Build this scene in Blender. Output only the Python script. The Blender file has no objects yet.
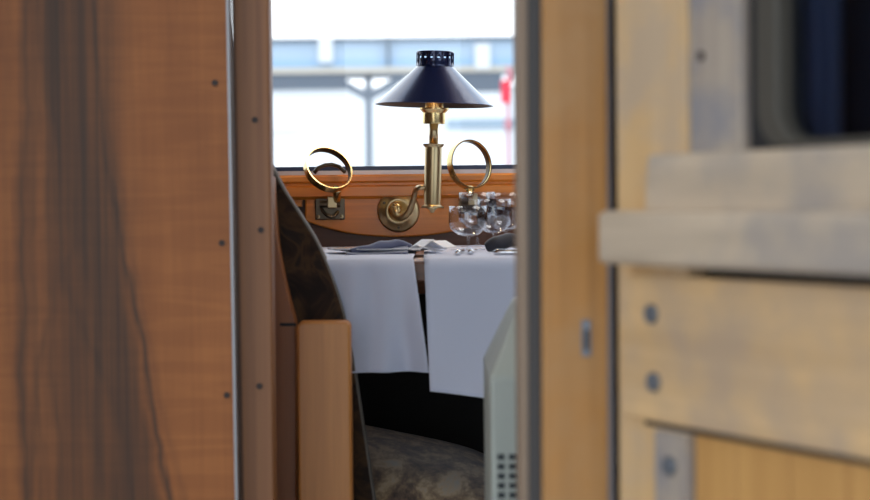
import bpy, bmesh, math, random
from mathutils import Vector, Matrix
random.seed(7)
S = bpy.context.scene
COL = S.collection
R = math.radians

# ------------------------------------------------------------------ camera
F = 2000.0                     # focal length in pixels of an 870 wide frame
EYE = 0.84                     # eye height over the carriage floor (standing on the platform)
TILT, ROLL = math.atan(50 / F), R(0.6)
fw = Vector((0, math.cos(TILT), -math.sin(TILT)))
u0 = Vector((0, math.sin(TILT), math.cos(TILT)))
r0 = Vector((1, 0, 0))
up = u0 * math.cos(ROLL) + r0 * math.sin(ROLL)
rt = r0 * math.cos(ROLL) - u0 * math.sin(ROLL)
cd = bpy.data.cameras.new('camera')
cam = bpy.data.objects.new('camera', cd)
COL.objects.link(cam)
S.camera = cam
m = Matrix((rt, up, -fw)).transposed().to_4x4()
m.translation = Vector((0, 0, EYE))
cam.matrix_world = m
cd.sensor_width = 36
cd.lens = 36 * F / 870
cd.clip_end = 400
cd.clip_start = 0.05
cd.dof.use_dof = True
cd.dof.focus_distance = 3.58
cd.dof.aperture_fstop = 4.7

# ------------------------------------------------------------------ world, exposure
W = bpy.data.worlds.new('sky')
S.world = W
W.use_nodes = True
nt = W.node_tree
bg = nt.nodes['Background']
tc = nt.nodes.new('ShaderNodeTexCoord')
nz = nt.nodes.new('ShaderNodeTexNoise')
nz.inputs['Scale'].default_value = 5
nz.inputs['Detail'].default_value = 6
cr = nt.nodes.new('ShaderNodeValToRGB')
cr.color_ramp.elements[0].position = .38
cr.color_ramp.elements[0].color = (.62, .79, 1, 1)
cr.color_ramp.elements[1].position = .55
cr.color_ramp.elements[1].color = (.97, .99, 1, 1)
nt.links.new(tc.outputs['Generated'], nz.inputs['Vector'])
nt.links.new(nz.outputs['Fac'], cr.inputs['Fac'])
nt.links.new(cr.outputs['Color'], bg.inputs['Color'])
bg.inputs['Strength'].default_value = 2.3
for nm, loc_, sz_, en_, col_ in (('aisle_fill_light', (1.0, 3.35, 2.27), .9, 17, (1, .93, .84)), ('vestibule_fill_light', (-.55, 2.2, 2.27), .4, 1.6, (1, .80, .58))):  # unseen fill lights without fixtures, added to brighten the dark carriage
    ad = bpy.data.lights.new(nm, 'AREA')
    ad.size = sz_
    ad.energy = en_
    ad.color = col_
    ao = bpy.data.objects.new(nm, ad)
    ao.location = loc_
    COL.objects.link(ao)
S.view_settings.view_transform = 'Standard'
S.view_settings.look = 'None'
S.view_settings.exposure = 0.0
S.view_settings.gamma = 1
S.view_settings.use_curve_mapping = False


def P(px, py, Y):
    """the point seen at pixel (px, py) on the upright plane at depth Y"""
    d = fw + rt * ((px - 435) / F) + up * ((250 - py) / F)
    return Vector((0, 0, EYE)) + d * (Y / d.y)


# ------------------------------------------------------------------ materials
def mat(name, color=(.5, .5, .5), rough=.5, metal=0, coat=0, emit=None, strength=0, sheen=0, spec=.5):
    M = bpy.data.materials.new(name)
    M.use_nodes = True
    b = M.node_tree.nodes['Principled BSDF']
    b.inputs['Base Color'].default_value = (*color, 1)
    b.inputs['Roughness'].default_value = rough
    b.inputs['Metallic'].default_value = metal
    b.inputs['Coat Weight'].default_value = coat
    b.inputs['Coat Roughness'].default_value = .15
    b.inputs['Sheen Weight'].default_value = sheen
    b.inputs['Specular IOR Level'].default_value = spec
    if emit:
        b.inputs['Emission Color'].default_value = (*emit, 1)
        b.inputs['Emission Strength'].default_value = strength
    return M


class G:
    """tiny node-graph helper"""
    def __init__(s, M):
        s.nt = M.node_tree
        s.b = s.nt.nodes['Principled BSDF']
        s.tc = s.nt.nodes.new('ShaderNodeTexCoord')

    def coords(s, scale=(1, 1, 1), loc=(0, 0, 0)):
        mp = s.nt.nodes.new('ShaderNodeMapping')
        mp.inputs['Scale'].default_value = scale
        mp.inputs['Location'].default_value = loc
        s.nt.links.new(s.tc.outputs['Object'], mp.inputs['Vector'])
        return mp.outputs['Vector']

    def noise(s, vec, scale=5, detail=4, rough=.5, dist=0):
        n = s.nt.nodes.new('ShaderNodeTexNoise')
        n.inputs['Scale'].default_value = scale
        n.inputs['Detail'].default_value = detail
        n.inputs['Roughness'].default_value = rough
        n.inputs['Distortion'].default_value = dist
        s.nt.links.new(vec, n.inputs['Vector'])
        return n.outputs['Fac']

    def math(s, op, a, b=None, clamp=False):
        n = s.nt.nodes.new('ShaderNodeMath')
        n.operation = op
        n.use_clamp = clamp
        for i, v in enumerate((a, b)):
            if v is None:
                continue
            if isinstance(v, (int, float)):
                n.inputs[i].default_value = v
            else:
                s.nt.links.new(v, n.inputs[i])
        return n.outputs[0]

    def ramp(s, fac, stops):
        n = s.nt.nodes.new('ShaderNodeValToRGB')
        e = n.color_ramp.elements
        while len(e) < len(stops):
            e.new(.5)
        for k, (p, c) in enumerate(stops):
            e[k].position = p
            e[k].color = (*c, 1)
        s.nt.links.new(fac, n.inputs['Fac'])
        return n.outputs['Color']

    def mix(s, fac, a, b, blend='MIX'):
        n = s.nt.nodes.new('ShaderNodeMix')
        n.data_type = 'RGBA'
        n.blend_type = blend
        for sock, v in ((n.inputs[0], fac), (n.inputs[6], a), (n.inputs[7], b)):
            if isinstance(v, tuple):
                sock.default_value = (*v, 1)
            elif isinstance(v, (int, float)):
                sock.default_value = v
            else:
                s.nt.links.new(v, sock)
        return n.outputs[2]

    def curve(s, v, pts, lo, hi, out_lo, out_hi):
        """piecewise curve through pts, v and result in real units"""
        t = s.math('DIVIDE', s.math('SUBTRACT', v, lo), hi - lo, True)
        n = s.nt.nodes.new('ShaderNodeFloatCurve')
        c = n.mapping.curves[0]
        q = [((y - lo) / (hi - lo), (x - out_lo) / (out_hi - out_lo)) for y, x in pts]
        while len(c.points) < len(q):
            c.points.new(.5, .5)
        for k, (a, b) in enumerate(q):
            c.points[k].location = (a, b)
        n.mapping.update()
        s.nt.links.new(t, n.inputs['Value'])
        return s.math('ADD', s.math('MULTIPLY', n.outputs[0], out_hi - out_lo), out_lo)

    def color(s, c):
        s.nt.links.new(c, s.b.inputs['Base Color'])

    def bump(s, h, strength=.3, dist=.002):
        n = s.nt.nodes.new('ShaderNodeBump')
        n.inputs['Strength'].default_value = strength
        n.inputs['Distance'].default_value = dist
        s.nt.links.new(h, n.inputs['Height'])
        s.nt.links.new(n.outputs['Normal'], s.b.inputs['Normal'])


def wood(name, dark, light, grain=(60, 60, 2.5), rough=.4, coat=.2, blot=None, blot_amt=.5, blot_scale=7):
    M = mat(name, light, rough, coat=coat)
    g = G(M)
    f = g.noise(g.coords(grain), 1, 6, .6, .4)
    f2 = g.noise(g.coords((grain[0] * .15, grain[1] * .15, grain[2] * .3)), 1, 3)
    c = g.ramp(g.math('ADD', g.math('MULTIPLY', f, .6), g.math('MULTIPLY', f2, .4)), [(.36, dark), (.62, light)])
    if blot:
        k = g.ramp(g.noise(g.coords((1, 1, 1)), blot_scale, 6, .6), [(.42, (0, 0, 0)), (.62, (blot_amt,) * 3)])
        c = g.mix(k, c, blot)
    g.color(c)
    g.bump(f, .15, .001)
    return M


M_HONEY = wood('honey_varnish', (.58, .17, .018), (.82, .28, .036), (3, 60, 60), .34, .15)
M_HONEYV = wood('honey_varnish_upright', (.44, .165, .04), (.60, .25, .062), (60, 60, 2.5), .45, .05)
M_FRAME = wood('brown_varnish', (.20, .066, .018), (.32, .115, .032), (70, 70, 2), .45, .05)
M_POST = wood('post_wood', (.20, .075, .026), (.32, .13, .044), (90, 60, 1.6), .5, 0)
M_DARKWALL = wood('dark_walnut', (.11, .042, .021), (.22, .085, .042), (3, 60, 60), .45, .15)
M_DOOR = wood('pale_door_wood', (.58, .36, .165), (.72, .48, .235), (50, 50, 2), .6, .0, (.42, .345, .28), .6, 9)
M_RAIL = wood('weathered_rail_wood', (.44, .345, .25), (.60, .475, .345), (3, 60, 60), .65, 0, (.30, .27, .255), .7, 9)
M_PLANK = wood('pale_plank_wood', (.58, .365, .17), (.70, .46, .23), (3, 60, 60), .6, .0, (.38, .29, .22), .65, 8)
M_GREYWOOD = wood('grey_weathered_wood', (.33, .265, .215), (.44, .365, .29), (50, 50, 2), .65, 0, (.24, .23, .245), .85, 14)
M_ORANGE = wood('ochre_board_wood', (.45, .22, .06), (.58, .31, .095), (60, 60, 2), .55, .0)
M_JAMB = wood('ochre_jamb_wood', (.34, .145, .024), (.48, .215, .042), (60, 60, 2), .5, 0, (.42, .23, .085), .7, 8)
M_JAMB2 = wood('beige_jamb_wood', (.24, .165, .11), (.36, .26, .18), (60, 60, 2), .6, .05)
M_STRIP = mat('worn_alloy', (.30, .30, .31), .45, .7)
M_RUBBER = mat('grey_rubber', (.055, .052, .052), .65)
M_GASKET = mat('brown_gasket', (.062, .055, .043), .55)
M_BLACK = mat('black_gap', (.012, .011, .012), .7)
M_SCREW = mat('dark_screw', (.035, .018, .012), .6)
M_BOLT = mat('steel_bolt', (.17, .19, .22), .45, .5)
M_BRASS = mat('old_brass', (.85, .64, .30), .26, 1)
M_BRASSD = mat('dull_brass', (.58, .45, .25), .32, 1)
M_BRASSK = mat('dark_brass', (.14, .11, .075), .35, .9)
M_CHROME = mat('cutlery_steel', (.72, .73, .76), .15, 1)
M_SHADE = mat('black_enamel', (.012, .022, .085), .22, .4, coat=.7)
M_SHADEIN = mat('dark_lining', (.035, .03, .03), .6)
M_BULB = mat('lit_bulb', (1, .8, .5), .4, emit=(1, .55, .2), strength=4)
M_CHINA = mat('white_china', (.78, .79, .82), .12, coat=.5)
M_NAVY = mat('navy_napkin', (.075, .09, .18), .75, sheen=.5)
M_BLACKNAP = mat('black_napkin', (.018, .018, .028), .75, sheen=.3)
M_PAPER = mat('white_card', (.82, .82, .85), .45)
M_WHITEM = mat('white_metal', (.75, .76, .76), .5)
M_CEIL = mat('brown_ceiling', (.20, .13, .08), .6)
M_CARPET = mat('dark_carpet', (.035, .028, .022), .9)
M_NAVYC = mat('navy_curtain', (.24, .26, .32), .8)
M_OUT = mat('carriage_paint', (.05, .08, .16), .35, coat=.4)
M_CONC = mat('platform_concrete', (.13, .12, .11), .85)
M_STEEL = mat('canopy_steel', (.13, .155, .19), .5, .2)
M_STEELL = mat('canopy_edge', (.55, .50, .42), .6)
M_ROOF = mat('canopy_sheet', (.42, .53, .64), .5)
M_ROOFB = mat('canopy_blue', (.33, .49, .66), .5)
M_FACADE = mat('white_render', (.86, .87, .88), .8)
M_BAND = mat('facade_band', (.33, .42, .50), .6)
M_RED = mat('red_enamel', (.75, .03, .06), .45)
M_PINK = mat('post_red', (.52, .22, .25), .5)

# cloth
M_CLOTH = mat('white_tablecloth', (.62, .66, .80), .8, sheen=.15)
g = G(M_CLOTH)
g.bump(g.noise(g.coords((1, 1, 1)), 900, 2), .15, .0006)
# heater paint
M_HEAT = mat('heater_enamel', (.44, .47, .42), .42)
g = G(M_HEAT)
g.color(g.mix(g.ramp(g.noise(g.coords(), 6, 5), [(.35, (0, 0, 0)), (.7, (1, 1, 1))]), (.40, .44, .39), (.50, .52, .47)))
# moquette
M_MOQ = mat('brown_moquette', (.05, .035, .02), .95, sheen=.3)
g = G(M_MOQ)
k = g.noise(g.coords((1, 1, 1)), 17, 3, .6, 1.6)
c = g.ramp(k, [(.34, (.014, .008, .006)), (.47, (.035, .018, .010)), (.56, (.075, .038, .015)), (.66, (.02, .014, .011))])
g.color(c)
g.bump(g.noise(g.coords(), 700, 2), .5, .001)
M_MOQS = mat('patterned_moquette', (.1, .08, .05), .95, sheen=.4)
g = G(M_MOQS)
k = g.noise(g.coords((1, .5, 1)), 17, 7, .72, .3)
c = g.ramp(k, [(.38, (.05, .04, .04)), (.46, (.20, .13, .09)), (.52, (.36, .25, .15)), (.58, (.60, .45, .28)), (.66, (.50, .46, .40))])
g.color(c)
g.bump(g.noise(g.coords(), 500, 2), .5, .001)
M_WELT = mat('grey_welt', (.17, .155, .135), .8)


def glassy(name, tint=(1, 1, 1), ior=1.45, rough=0.0):
    M = bpy.data.materials.new(name)
    M.use_nodes = True
    n = M.node_tree
    for x in list(n.nodes):
        n.nodes.remove(x)
    o = n.nodes.new('ShaderNodeOutputMaterial')
    a = n.nodes.new('ShaderNodeBsdfTransparent')
    a.inputs[0].default_value = (*tint, 1)
    b = n.nodes.new('ShaderNodeBsdfGlossy')
    b.inputs['Roughness'].default_value = rough
    lw = n.nodes.new('ShaderNodeLayerWeight')
    lw.inputs['Blend'].default_value = .5
    pw = n.nodes.new('ShaderNodeMath')
    pw.operation = 'POWER'
    pw.inputs[1].default_value = 4
    n.links.new(lw.outputs['Facing'], pw.inputs[0])
    f = n.nodes.new('ShaderNodeMath')
    f.operation = 'MULTIPLY_ADD'
    f.inputs[1].default_value = .75
    f.inputs[2].default_value = ((ior - 1) / (ior + 1)) ** 2 * (1.8 if name == 'wine_glass' else 1)
    n.links.new(pw.outputs[0], f.inputs[0])
    mx = n.nodes.new('ShaderNodeMixShader')
    n.links.new(f.outputs[0], mx.inputs[0])
    n.links.new(a.outputs[0], mx.inputs[1])
    n.links.new(b.outputs[0], mx.inputs[2])
    n.links.new(mx.outputs[0], o.inputs[0])
    return M


M_PANE = glassy('window_pane', (.97, .985, 1), 1.35)
M_DPANE = glassy('door_pane', (.55, .6, .7), 1.3, .05)
M_GLASS = glassy('wine_glass', (.97, .98, 1), 1.5)


# ------------------------------------------------------------------ object helpers
def thing(name, label=None, cat=None, loc=(0, 0, 0), group=None, kind=None, rotz=0):
    o = bpy.data.objects.new(name, None)
    COL.objects.link(o)
    o.location = loc
    o.rotation_euler = (0, 0, rotz)
    tag(o, label, cat, group, kind)
    return o


def tag(o, label=None, cat=None, group=None, kind=None):
    for k, v in (('label', label), ('category', cat), ('group', group), ('kind', kind)):
        if v:
            o[k] = v
    return o


def world_base(p):
    v = Vector((0, 0, 0))
    while p is not None:
        v += Vector(p.location)
        p = p.parent
    return v


def obj(name, bm, material, parent=None, smooth=False, local=False, bevel=0, seg=2, origin=None, mat2=None):
    """link a bmesh as ONE object; verts are in world coordinates unless local"""
    base = Vector((0, 0, 0))
    if not local:
        base = world_base(parent)
    me = bpy.data.meshes.new(name)
    if origin is None and parent is None and bm.verts:
        xs = [v.co for v in bm.verts]
        origin = Vector((sum(v.x for v in xs) / len(xs), sum(v.y for v in xs) / len(xs), min(v.z for v in xs)))
    off = base if parent is not None else Vector(origin)
    if not (local and parent is not None):
        for v in bm.verts:
            v.co -= off
    bmesh.ops.recalc_face_normals(bm, faces=bm.faces)
    if smooth:
        for f in bm.faces:
            f.smooth = True
    bm.to_mesh(me)
    bm.free()
    me.materials.append(material)
    if mat2:
        me.materials.append(mat2)
    o = bpy.data.objects.new(name, me)
    COL.objects.link(o)
    if parent is None:
        o.location = off
    o.parent = parent
    if bevel:
        b = o.modifiers.new('bevel', 'BEVEL')
        b.width = bevel
        b.segments = seg
        b.limit_method = 'ANGLE'
        b.angle_limit = R(35)
        b.harden_normals = False
    return o


def bx(x0, x1, y0, y1, z0, z1, bm=None):
    bm = bm or bmesh.new()
    vs = [bm.verts.new((x, y, z)) for x in (x0, x1) for y in (y0, y1) for z in (z0, z1)]
    for f in ((0, 1, 3, 2), (4, 6, 7, 5), (0, 4, 5, 1), (2, 3, 7, 6), (0, 2, 6, 4), (1, 5, 7, 3)):
        bm.faces.new([vs[i] for i in f])
    return bm


def prism(pts, y0, y1, bm=None):
    """outline pts of (x, z) extruded from y0 to y1"""
    bm = bm or bmesh.new()
    a = [bm.verts.new((x, y0, z)) for x, z in pts]
    b = [bm.verts.new((x, y1, z)) for x, z in pts]
    n = len(pts)
    bm.faces.new(a)
    bm.faces.new(b[::-1])
    for i in range(n):
        bm.faces.new((a[i], b[i], b[(i + 1) % n], a[(i + 1) % n]))
    return bm


def ppx(pts, Y, Yb=None):
    """outline given by pixels on the plane at Y"""
    return [(p.x, p.z) for p in (P(x, y, Y) for x, y in pts)]


def lathe(profile, loc=(0, 0, 0), n=32, bm=None, rot=None, cap=True):
    """profile of (r, z) turned about z, then rotated by rot and moved to loc"""
    bm = bm or bmesh.new()
    rings = []
    M3 = rot or Matrix.Identity(3)
    loc = Vector(loc)
    for r, z in profile:
        if r < 1e-6:
            rings.append([bm.verts.new(loc + M3 @ Vector((0, 0, z)))])
        else:
            rings.append([bm.verts.new(loc + M3 @ Vector((r * math.cos(2 * math.pi * i / n), r * math.sin(2 * math.pi * i / n), z))) for i in range(n)])
    for a, b in zip(rings, rings[1:]):
        for i in range(n):
            j = (i + 1) % n
            if len(a) == 1 and len(b) == 1:
                continue
            if len(a) == 1:
                bm.faces.new((a[0], b[i], b[j]))
            elif len(b) == 1:
                bm.faces.new((a[i], a[j], b[0]))
            else:
                bm.faces.new((a[i], a[j], b[j], b[i]))
    return bm


def to_axis(n):
    """rotation taking +z onto n"""
    return Vector(n).normalized().to_track_quat('Z', 'Y').to_matrix()


def tube(path, rad, n=12, bm=None, flat=1.0):
    bm = bm or bmesh.new()
    path = [Vector(p) for p in path]
    if isinstance(rad, (int, float)):
        rad = [rad] * len(path)
    rings = []
    nrm = None
    for i, p in enumerate(path):
        t = (path[min(i + 1, len(path) - 1)] - path[max(i - 1, 0)]).normalized()
        if nrm is None:
            nrm = t.orthogonal().normalized()
        nrm = (nrm - t * nrm.dot(t)).normalized()
        b = t.cross(nrm)
        rings.append([bm.verts.new(p + (nrm * math.cos(a) + b * math.sin(a) * flat) * rad[i]) for a in (2 * math.pi * k / n for k in range(n))])
    for a, b in zip(rings, rings[1:]):
        for i in range(n):
            j = (i + 1) % n
            bm.faces.new((a[i], a[j], b[j], b[i]))
    bm.faces.new(rings[0][::-1])
    bm.faces.new(rings[-1])
    return bm


def smooth_path(pts, k=8):
    pts = [Vector(p) for p in pts]
    out = []
    q = [pts[0]] + pts + [pts[-1]]
    for i in range(1, len(q) - 2):
        for s in range(k):
            t = s / k
            a, b, c, d = q[i - 1], q[i], q[i + 1], q[i + 2]
            out.append(.5 * (2 * b + (c - a) * t + (2 * a - 5 * b + 4 * c - d) * t * t + (3 * b - a - 3 * c + d) * t ** 3))
    out.append(pts[-1])
    return out


def grid(fn, nu, nv, thick=None, bm=None):
    bm = bm or bmesh.new()
    v = [[bm.verts.new(fn(i / nu, j / nv)) for j in range(nv + 1)] for i in range(nu + 1)]
    for i in range(nu):
        for j in range(nv):
            bm.faces.new((v[i][j], v[i + 1][j], v[i + 1][j + 1], v[i][j + 1]))
    return bm


def frame_bm(outer, inner, y0, y1):
    bm = bmesh.new()
    A = [[bm.verts.new((x, y, z)) for x, z in ring] for ring, y in ((outer, y0), (inner, y0), (inner, y1), (outer, y1))]
    n = len(outer)
    for k in range(4):
        a, b = A[k], A[(k + 1) % 4]
        for i in range(n):
            j = (i + 1) % n
            bm.faces.new((a[i], a[j], b[j], b[i]))
    return bm


def solid(o, t, off=-1):
    s = o.modifiers.new('thickness', 'SOLIDIFY')
    s.thickness = t
    s.offset = off
    return o


# =================================================================== THE SETTING
YW = 3.78                       # inner face of the far carriage wall
ST = 'structure'
WX0, WX1, WZ1 = -.62, .80, 1.62
WZ0 = P(395, 167, YW).z         # bottom of the window opening
ZC = 2.30

tag(obj('floor', bx(-2.6, 2.6, 1.98, YW + .08, -.10, 0), M_CARPET), kind=ST)
tag(obj('ceiling', bx(-2.6, 2.6, 1.98, YW + .08, ZC, ZC + .08), M_CEIL), kind=ST)
bm = bx(-2.6, 2.6, YW, YW + .06, 0, WZ0 - .012)
bx(-2.6, 2.6, YW, YW + .06, WZ1, ZC, bm)
for a_, b_ in ((-2.6, -2.3), (-.86, WX0), (WX1, 1.04), (2.4, 2.6)):
    bx(a_, b_, YW, YW + .06, WZ0 - .012, WZ1, bm)
tag(obj('wall_back', bm, M_DARKWALL), kind=ST)
tag(obj('wall_left', bx(-2.66, -2.6, 1.98, YW + .08, 0, ZC), M_DARKWALL), kind=ST)
tag(obj('wall_right', bx(2.6, 2.66, 1.98, YW + .08, 0, ZC), M_DARKWALL), kind=ST)
# outer skin of the carriage on both sides of the doorway
bm = bx(-2.6, -1.1, 1.92, 1.98, -.3, ZC)
bx(.17, .62, 1.92, 1.98, -.3, ZC, bm)
bx(.62, 2.4, 1.92, 1.98, -.3, .88, bm)
bx(.62, 2.4, 1.92, 1.98, 1.66, ZC, bm)
bx(2.4, 2.6, 1.92, 1.98, -.3, ZC, bm)
bx(-1.1, .17, 1.92, 1.98, 2.14, ZC, bm)
tag(obj('wall_front', bm, M_OUT), kind=ST)

# window: opening lined with a dark gasket, a pale metal strip and the pane
win = thing('window_1', kind=ST, loc=(0, YW, WZ0))
gz = .012
bm = bx(WX0, WX1, YW - .004, YW + .03, WZ0 - .006, WZ0 + .002)
bx(WX0, WX1, YW - .004, YW + .03, WZ1 - gz, WZ1, bm)
bx(WX0, WX0 + gz, YW - .004, YW + .03, WZ0, WZ1, bm)
bx(WX1 - gz, WX1, YW - .004, YW + .03, WZ0, WZ1, bm)
obj('window_frame', bm, mat('navy_gasket', (.03, .045, .10), .4), win)
obj('pane', bx(WX0 + .005, WX1 - .005, YW + .012, YW + .017, WZ0 - .002, WZ1 - .004), M_PANE, win)
obj('metal_strip', bx(WX0, WX1, YW - .012, YW, WZ0 - .014, WZ0 - .006), mat('pale_strip', (.62, .62, .66), .35, .3), win)

for nm, a_, b_, y_, z0_, z1_ in (('added_window_2', -2.3, -.86, YW, WZ0 - .012, WZ1), ('added_window_3', 1.04, 2.4, YW, WZ0 - .012, WZ1), ('added_window_4', .62, 2.4, 1.92, .88, 1.66)):  # extra windows out of view, added to let more daylight inside
    w_ = thing(nm, kind=ST, loc=((a_ + b_) / 2, y_, z0_))
    obj('window_frame', frame_bm([(a_, z0_), (b_, z0_), (b_, z1_), (a_, z1_)], [(a_ + gz, z0_ + gz), (b_ - gz, z0_ + gz), (b_ - gz, z1_ - gz), (a_ + gz, z1_ - gz)], y_ + .005, y_ + .05), M_RUBBER, w_)
    obj('pane', bx(a_ + .01, b_ - .01, y_ + .02, y_ + .025, z0_ + .01, z1_ - .01), M_PANE, w_)

# honey wood sill with mouldings
zs = WZ0 - .014
sill = thing('trim_1', kind=ST, loc=(0, YW, zs))
prof = [(0, 0), (-.030, 0), (-.034, -.004), (-.034, -.012), (-.028, -.016), (-.028, -.020), (-.032, -.023), (-.032, -.040), (-.024, -.046), (0, -.046)]
bm = bmesh.new()
a = [bm.verts.new((-.62, YW + y, zs + z)) for y, z in prof]
b = [bm.verts.new((.80, YW + y, zs + z)) for y, z in prof]
for i in range(len(prof)):
    j = (i + 1) % len(prof)
    bm.faces.new((a[i], a[j], b[j], b[i]))
bm.faces.new(a)
bm.faces.new(b[::-1])
obj('sill_moulding', bm, M_HONEY, sill)
# curved apron under the window that carries the lamp and the bottle rings
ap = []
for i in range(33):
    t = i / 32
    x = 305 + t * 182
    c = (t - .5) * 2
    y = 237 - 16 * abs(c) ** 2.2
    ap.append((x, y))
ap = [(305, 186)] + ap + [(487, 186)]
obj('curved_apron', prism(ppx(ap, YW - .022), YW - .022, YW), M_HONEY, sill, bevel=.003)
obj('apron_end_block', prism(ppx([(258, 192), (302, 192), (302, 207), (258, 206)], YW - .018), YW - .018, YW), M_HONEY, sill, bevel=.002)
obj('apron_end_block', prism(ppx([(491, 192), (540, 192), (540, 207), (491, 207)], YW - .018), YW - .018, YW), M_HONEY, sill, bevel=.002)

cv = tag(obj('under_table_shade', bx(-.55, 1.2, YW - .05, YW, 0, P(400, 262, YW).z - .06), M_BLACK, bevel=.004), kind=ST)  # added black panel standing in for the deep shade under the table

# ------------------------------------------------ walnut partition on the left
YP = 2.62
p0 = P(228, 250, YP)
M_WAL = mat('figured_walnut', (.3, .13, .05), .5, spec=.3)
g = G(M_WAL)
# object coordinates in image-like units: u rightwards 0..228, v downwards 0..500 over the visible part
pu = 2000 / YP
vec = g.coords()
sx = g.nt.nodes.new('ShaderNodeSeparateXYZ')
g.nt.links.new(vec, sx.inputs[0])
wob = g.noise(g.coords((1, 1, 1)), 9, 3)
wob2 = g.noise(g.coords((14, 14, 2.5)), 4, 3)
u = g.math('ADD', g.math('MULTIPLY', sx.outputs['X'], pu), 228)
v = g.math('SUBTRACT', 250, g.math('MULTIPLY', sx.outputs['Z'], pu))
# the panel leans very slightly, so its grain does too
u = g.math('SUBTRACT', u, g.math('MULTIPLY', g.math('SUBTRACT', v, 250), -.011))
uw = g.math('ADD', u, g.math('ADD', g.math('MULTIPLY', g.math('SUBTRACT', wob, .5), 22), g.math('MULTIPLY', g.math('SUBTRACT', wob2, .5), 9)))
base = g.ramp(g.noise(g.coords((7, 7, 1.2)), 2.2, 4), [(.3, (.315, .105, .028)), (.7, (.44, .155, .042))])
# fiddleback ripple
rip = g.noise(g.coords((5, 5, 60)), 1, 3, .5, .8)
ripm = g.ramp(rip, [(.42, (.84, .80, .78)), (.6, (1.05, 1.05, 1.04))])
base = g.mix(.55, base, ripm, 'MULTIPLY')
fine = g.ramp(g.noise(g.coords((110, 110, 3)), 1.6, 5, .6), [(.35, (.80, .80, .82)), (.65, (1.06, 1.05, 1.04))])
base = g.mix(.4, base, fine, 'MULTIPLY')
tot = None
bands = [  # (points (v, u), width, strength)
    ([(-60, 28), (0, 27), (150, 25), (300, 24), (400, 21), (560, 30)], 6, .8),
    ([(-60, 38), (100, 36), (180, 35), (300, 34), (400, 36), (560, 40)], 3, .35),
    ([(-60, 50), (0, 55), (60, 62), (120, 72), (200, 86), (320, 106), (560, 135)], 12, .62),
    ([(-60, 90), (0, 93), (75, 98), (150, 104), (215, 116), (245, 122), (300, 134), (360, 145), (420, 155), (495, 168), (560, 180)], 3, .95),
    ([(-60, 82), (0, 84), (100, 90), (170, 94), (250, 103), (370, 118), (475, 138), (560, 150)], 12, .65),
    ([(-60, 48), (100, 52), (165, 66), (235, 78), (270, 66), (330, 82), (370, 103), (420, 118), (475, 130), (560, 150)], 4, .7),
    ([(-60, 60), (180, 60), (270, 58), (300, 50), (350, 42), (400, 34), (560, 22)], 4, .45),
    ([(-60, 116), (60, 117), (120, 118), (200, 122), (300, 142), (400, 162), (560, 196)], 3, .22),
    ([(-60, 60), (250, 62), (300, 68), (380, 82), (440, 95), (495, 110), (560, 120)], 7, .45),
    ([(-60, 75), (300, 80), (400, 76), (560, 76)], 30, .70),
    ([(-60, 58), (30, 60), (110, 70), (200, 90), (330, 112), (560, 132)], 20, .72),
    ([(-60, 56), (0, 58), (60, 62), (110, 76), (200, 96), (560, 150)], 9, .45),
    ([(-60, 4), (250, 6), (560, 3)], 4, .18),
    ([(-60, 62), (250, 66), (400, 78), (560, 82)], 46, .40),
    ([(-60, 70), (60, 78), (160, 62), (300, 92), (420, 96), (560, 98)], 4, .5),
    ([(-60, 44), (100, 46), (200, 50), (320, 52), (450, 58), (560, 62)], 3, .45),
    ([(-60, 108), (90, 108), (200, 114), (330, 120), (450, 146), (560, 158)], 4, .4),
]
for pts, w, s_ in bands:
    c0 = g.curve(v, pts, -60, 560, -20, 230)
    d = g.math('ABSOLUTE', g.math('SUBTRACT', uw, c0))
    k = g.math('SUBTRACT', 1, g.math('DIVIDE', d, w * 2.0), True)
    k = g.math('MULTIPLY', k, s_)
    # 1 - prod(1-k)
    inv = g.math('SUBTRACT', 1, k)
    tot = inv if tot is None else g.math('MULTIPLY', tot, inv)
strk = g.math('ADD', g.math('MULTIPLY', g.noise(g.coords((120, 120, 2)), 1.0, 4), .9), .45, True)
dk = g.math('MULTIPLY', g.math('SUBTRACT', 1, tot), strk, True)
g.color(g.mix(dk, base, (.062, .033, .020)))
panel = obj('wall_partition', prism([(P(-700, 0, YP).x, 0), (p0.x - .016, 0), (P(226.5, 0, YP).x - .02, ZC), (P(-700, 0, YP).x, ZC)], YP, YP + .03), M_WAL, origin=(p0.x, YP, p0.z))
# straight edge placed from two seen points of the metal strip
e0, e1 = P(227, 0, YP), P(236, 500, YP)
sl = (e0.x - e1.x) / (e0.z - e1.z)


def ex(z, off=0):
    return e1.x + (z - e1.z) * sl + off


me = panel.data
for vtx in me.vertices:
    wz = vtx.co.z + p0.z
    if vtx.co.x > -.3:
        vtx.co.x = ex(wz, -.001) - p0.x
panel['kind'] = ST
scr = [(215, 83), (222, 243), (227, 395)]
for px, py in scr:
    q = P(px, py, YP)
    obj('screw', lathe([(0, 0), (.0042, 0), (.0042, .0015), (.003, .003), (0, .003)], q + Vector((0, -.0028, 0)), 14, rot=to_axis((0, 1, 0))), M_SCREW, panel)
strip = obj('trim_2', prism([(ex(0, -.001), 0), (ex(0, .0026), 0), (ex(ZC, .0026), ZC), (ex(ZC, -.001), ZC)], YP - .004, YP + .03), M_STRIP)
strip['kind'] = ST
YQ = 2.66
f0, f1 = P(269, 0, YQ), P(274.5, 500, YQ)
sf = (f0.x - f1.x) / (f0.z - f1.z)
fx = lambda z: f1.x + (z - f1.z) * sf
post = obj('trim_3', prism([(ex(0, .0027), 0), (fx(0), 0), (fx(ZC), ZC), (ex(ZC, .0027), ZC)], YQ, YQ + .05), M_POST, bevel=.003)
post['kind'] = ST
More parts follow.
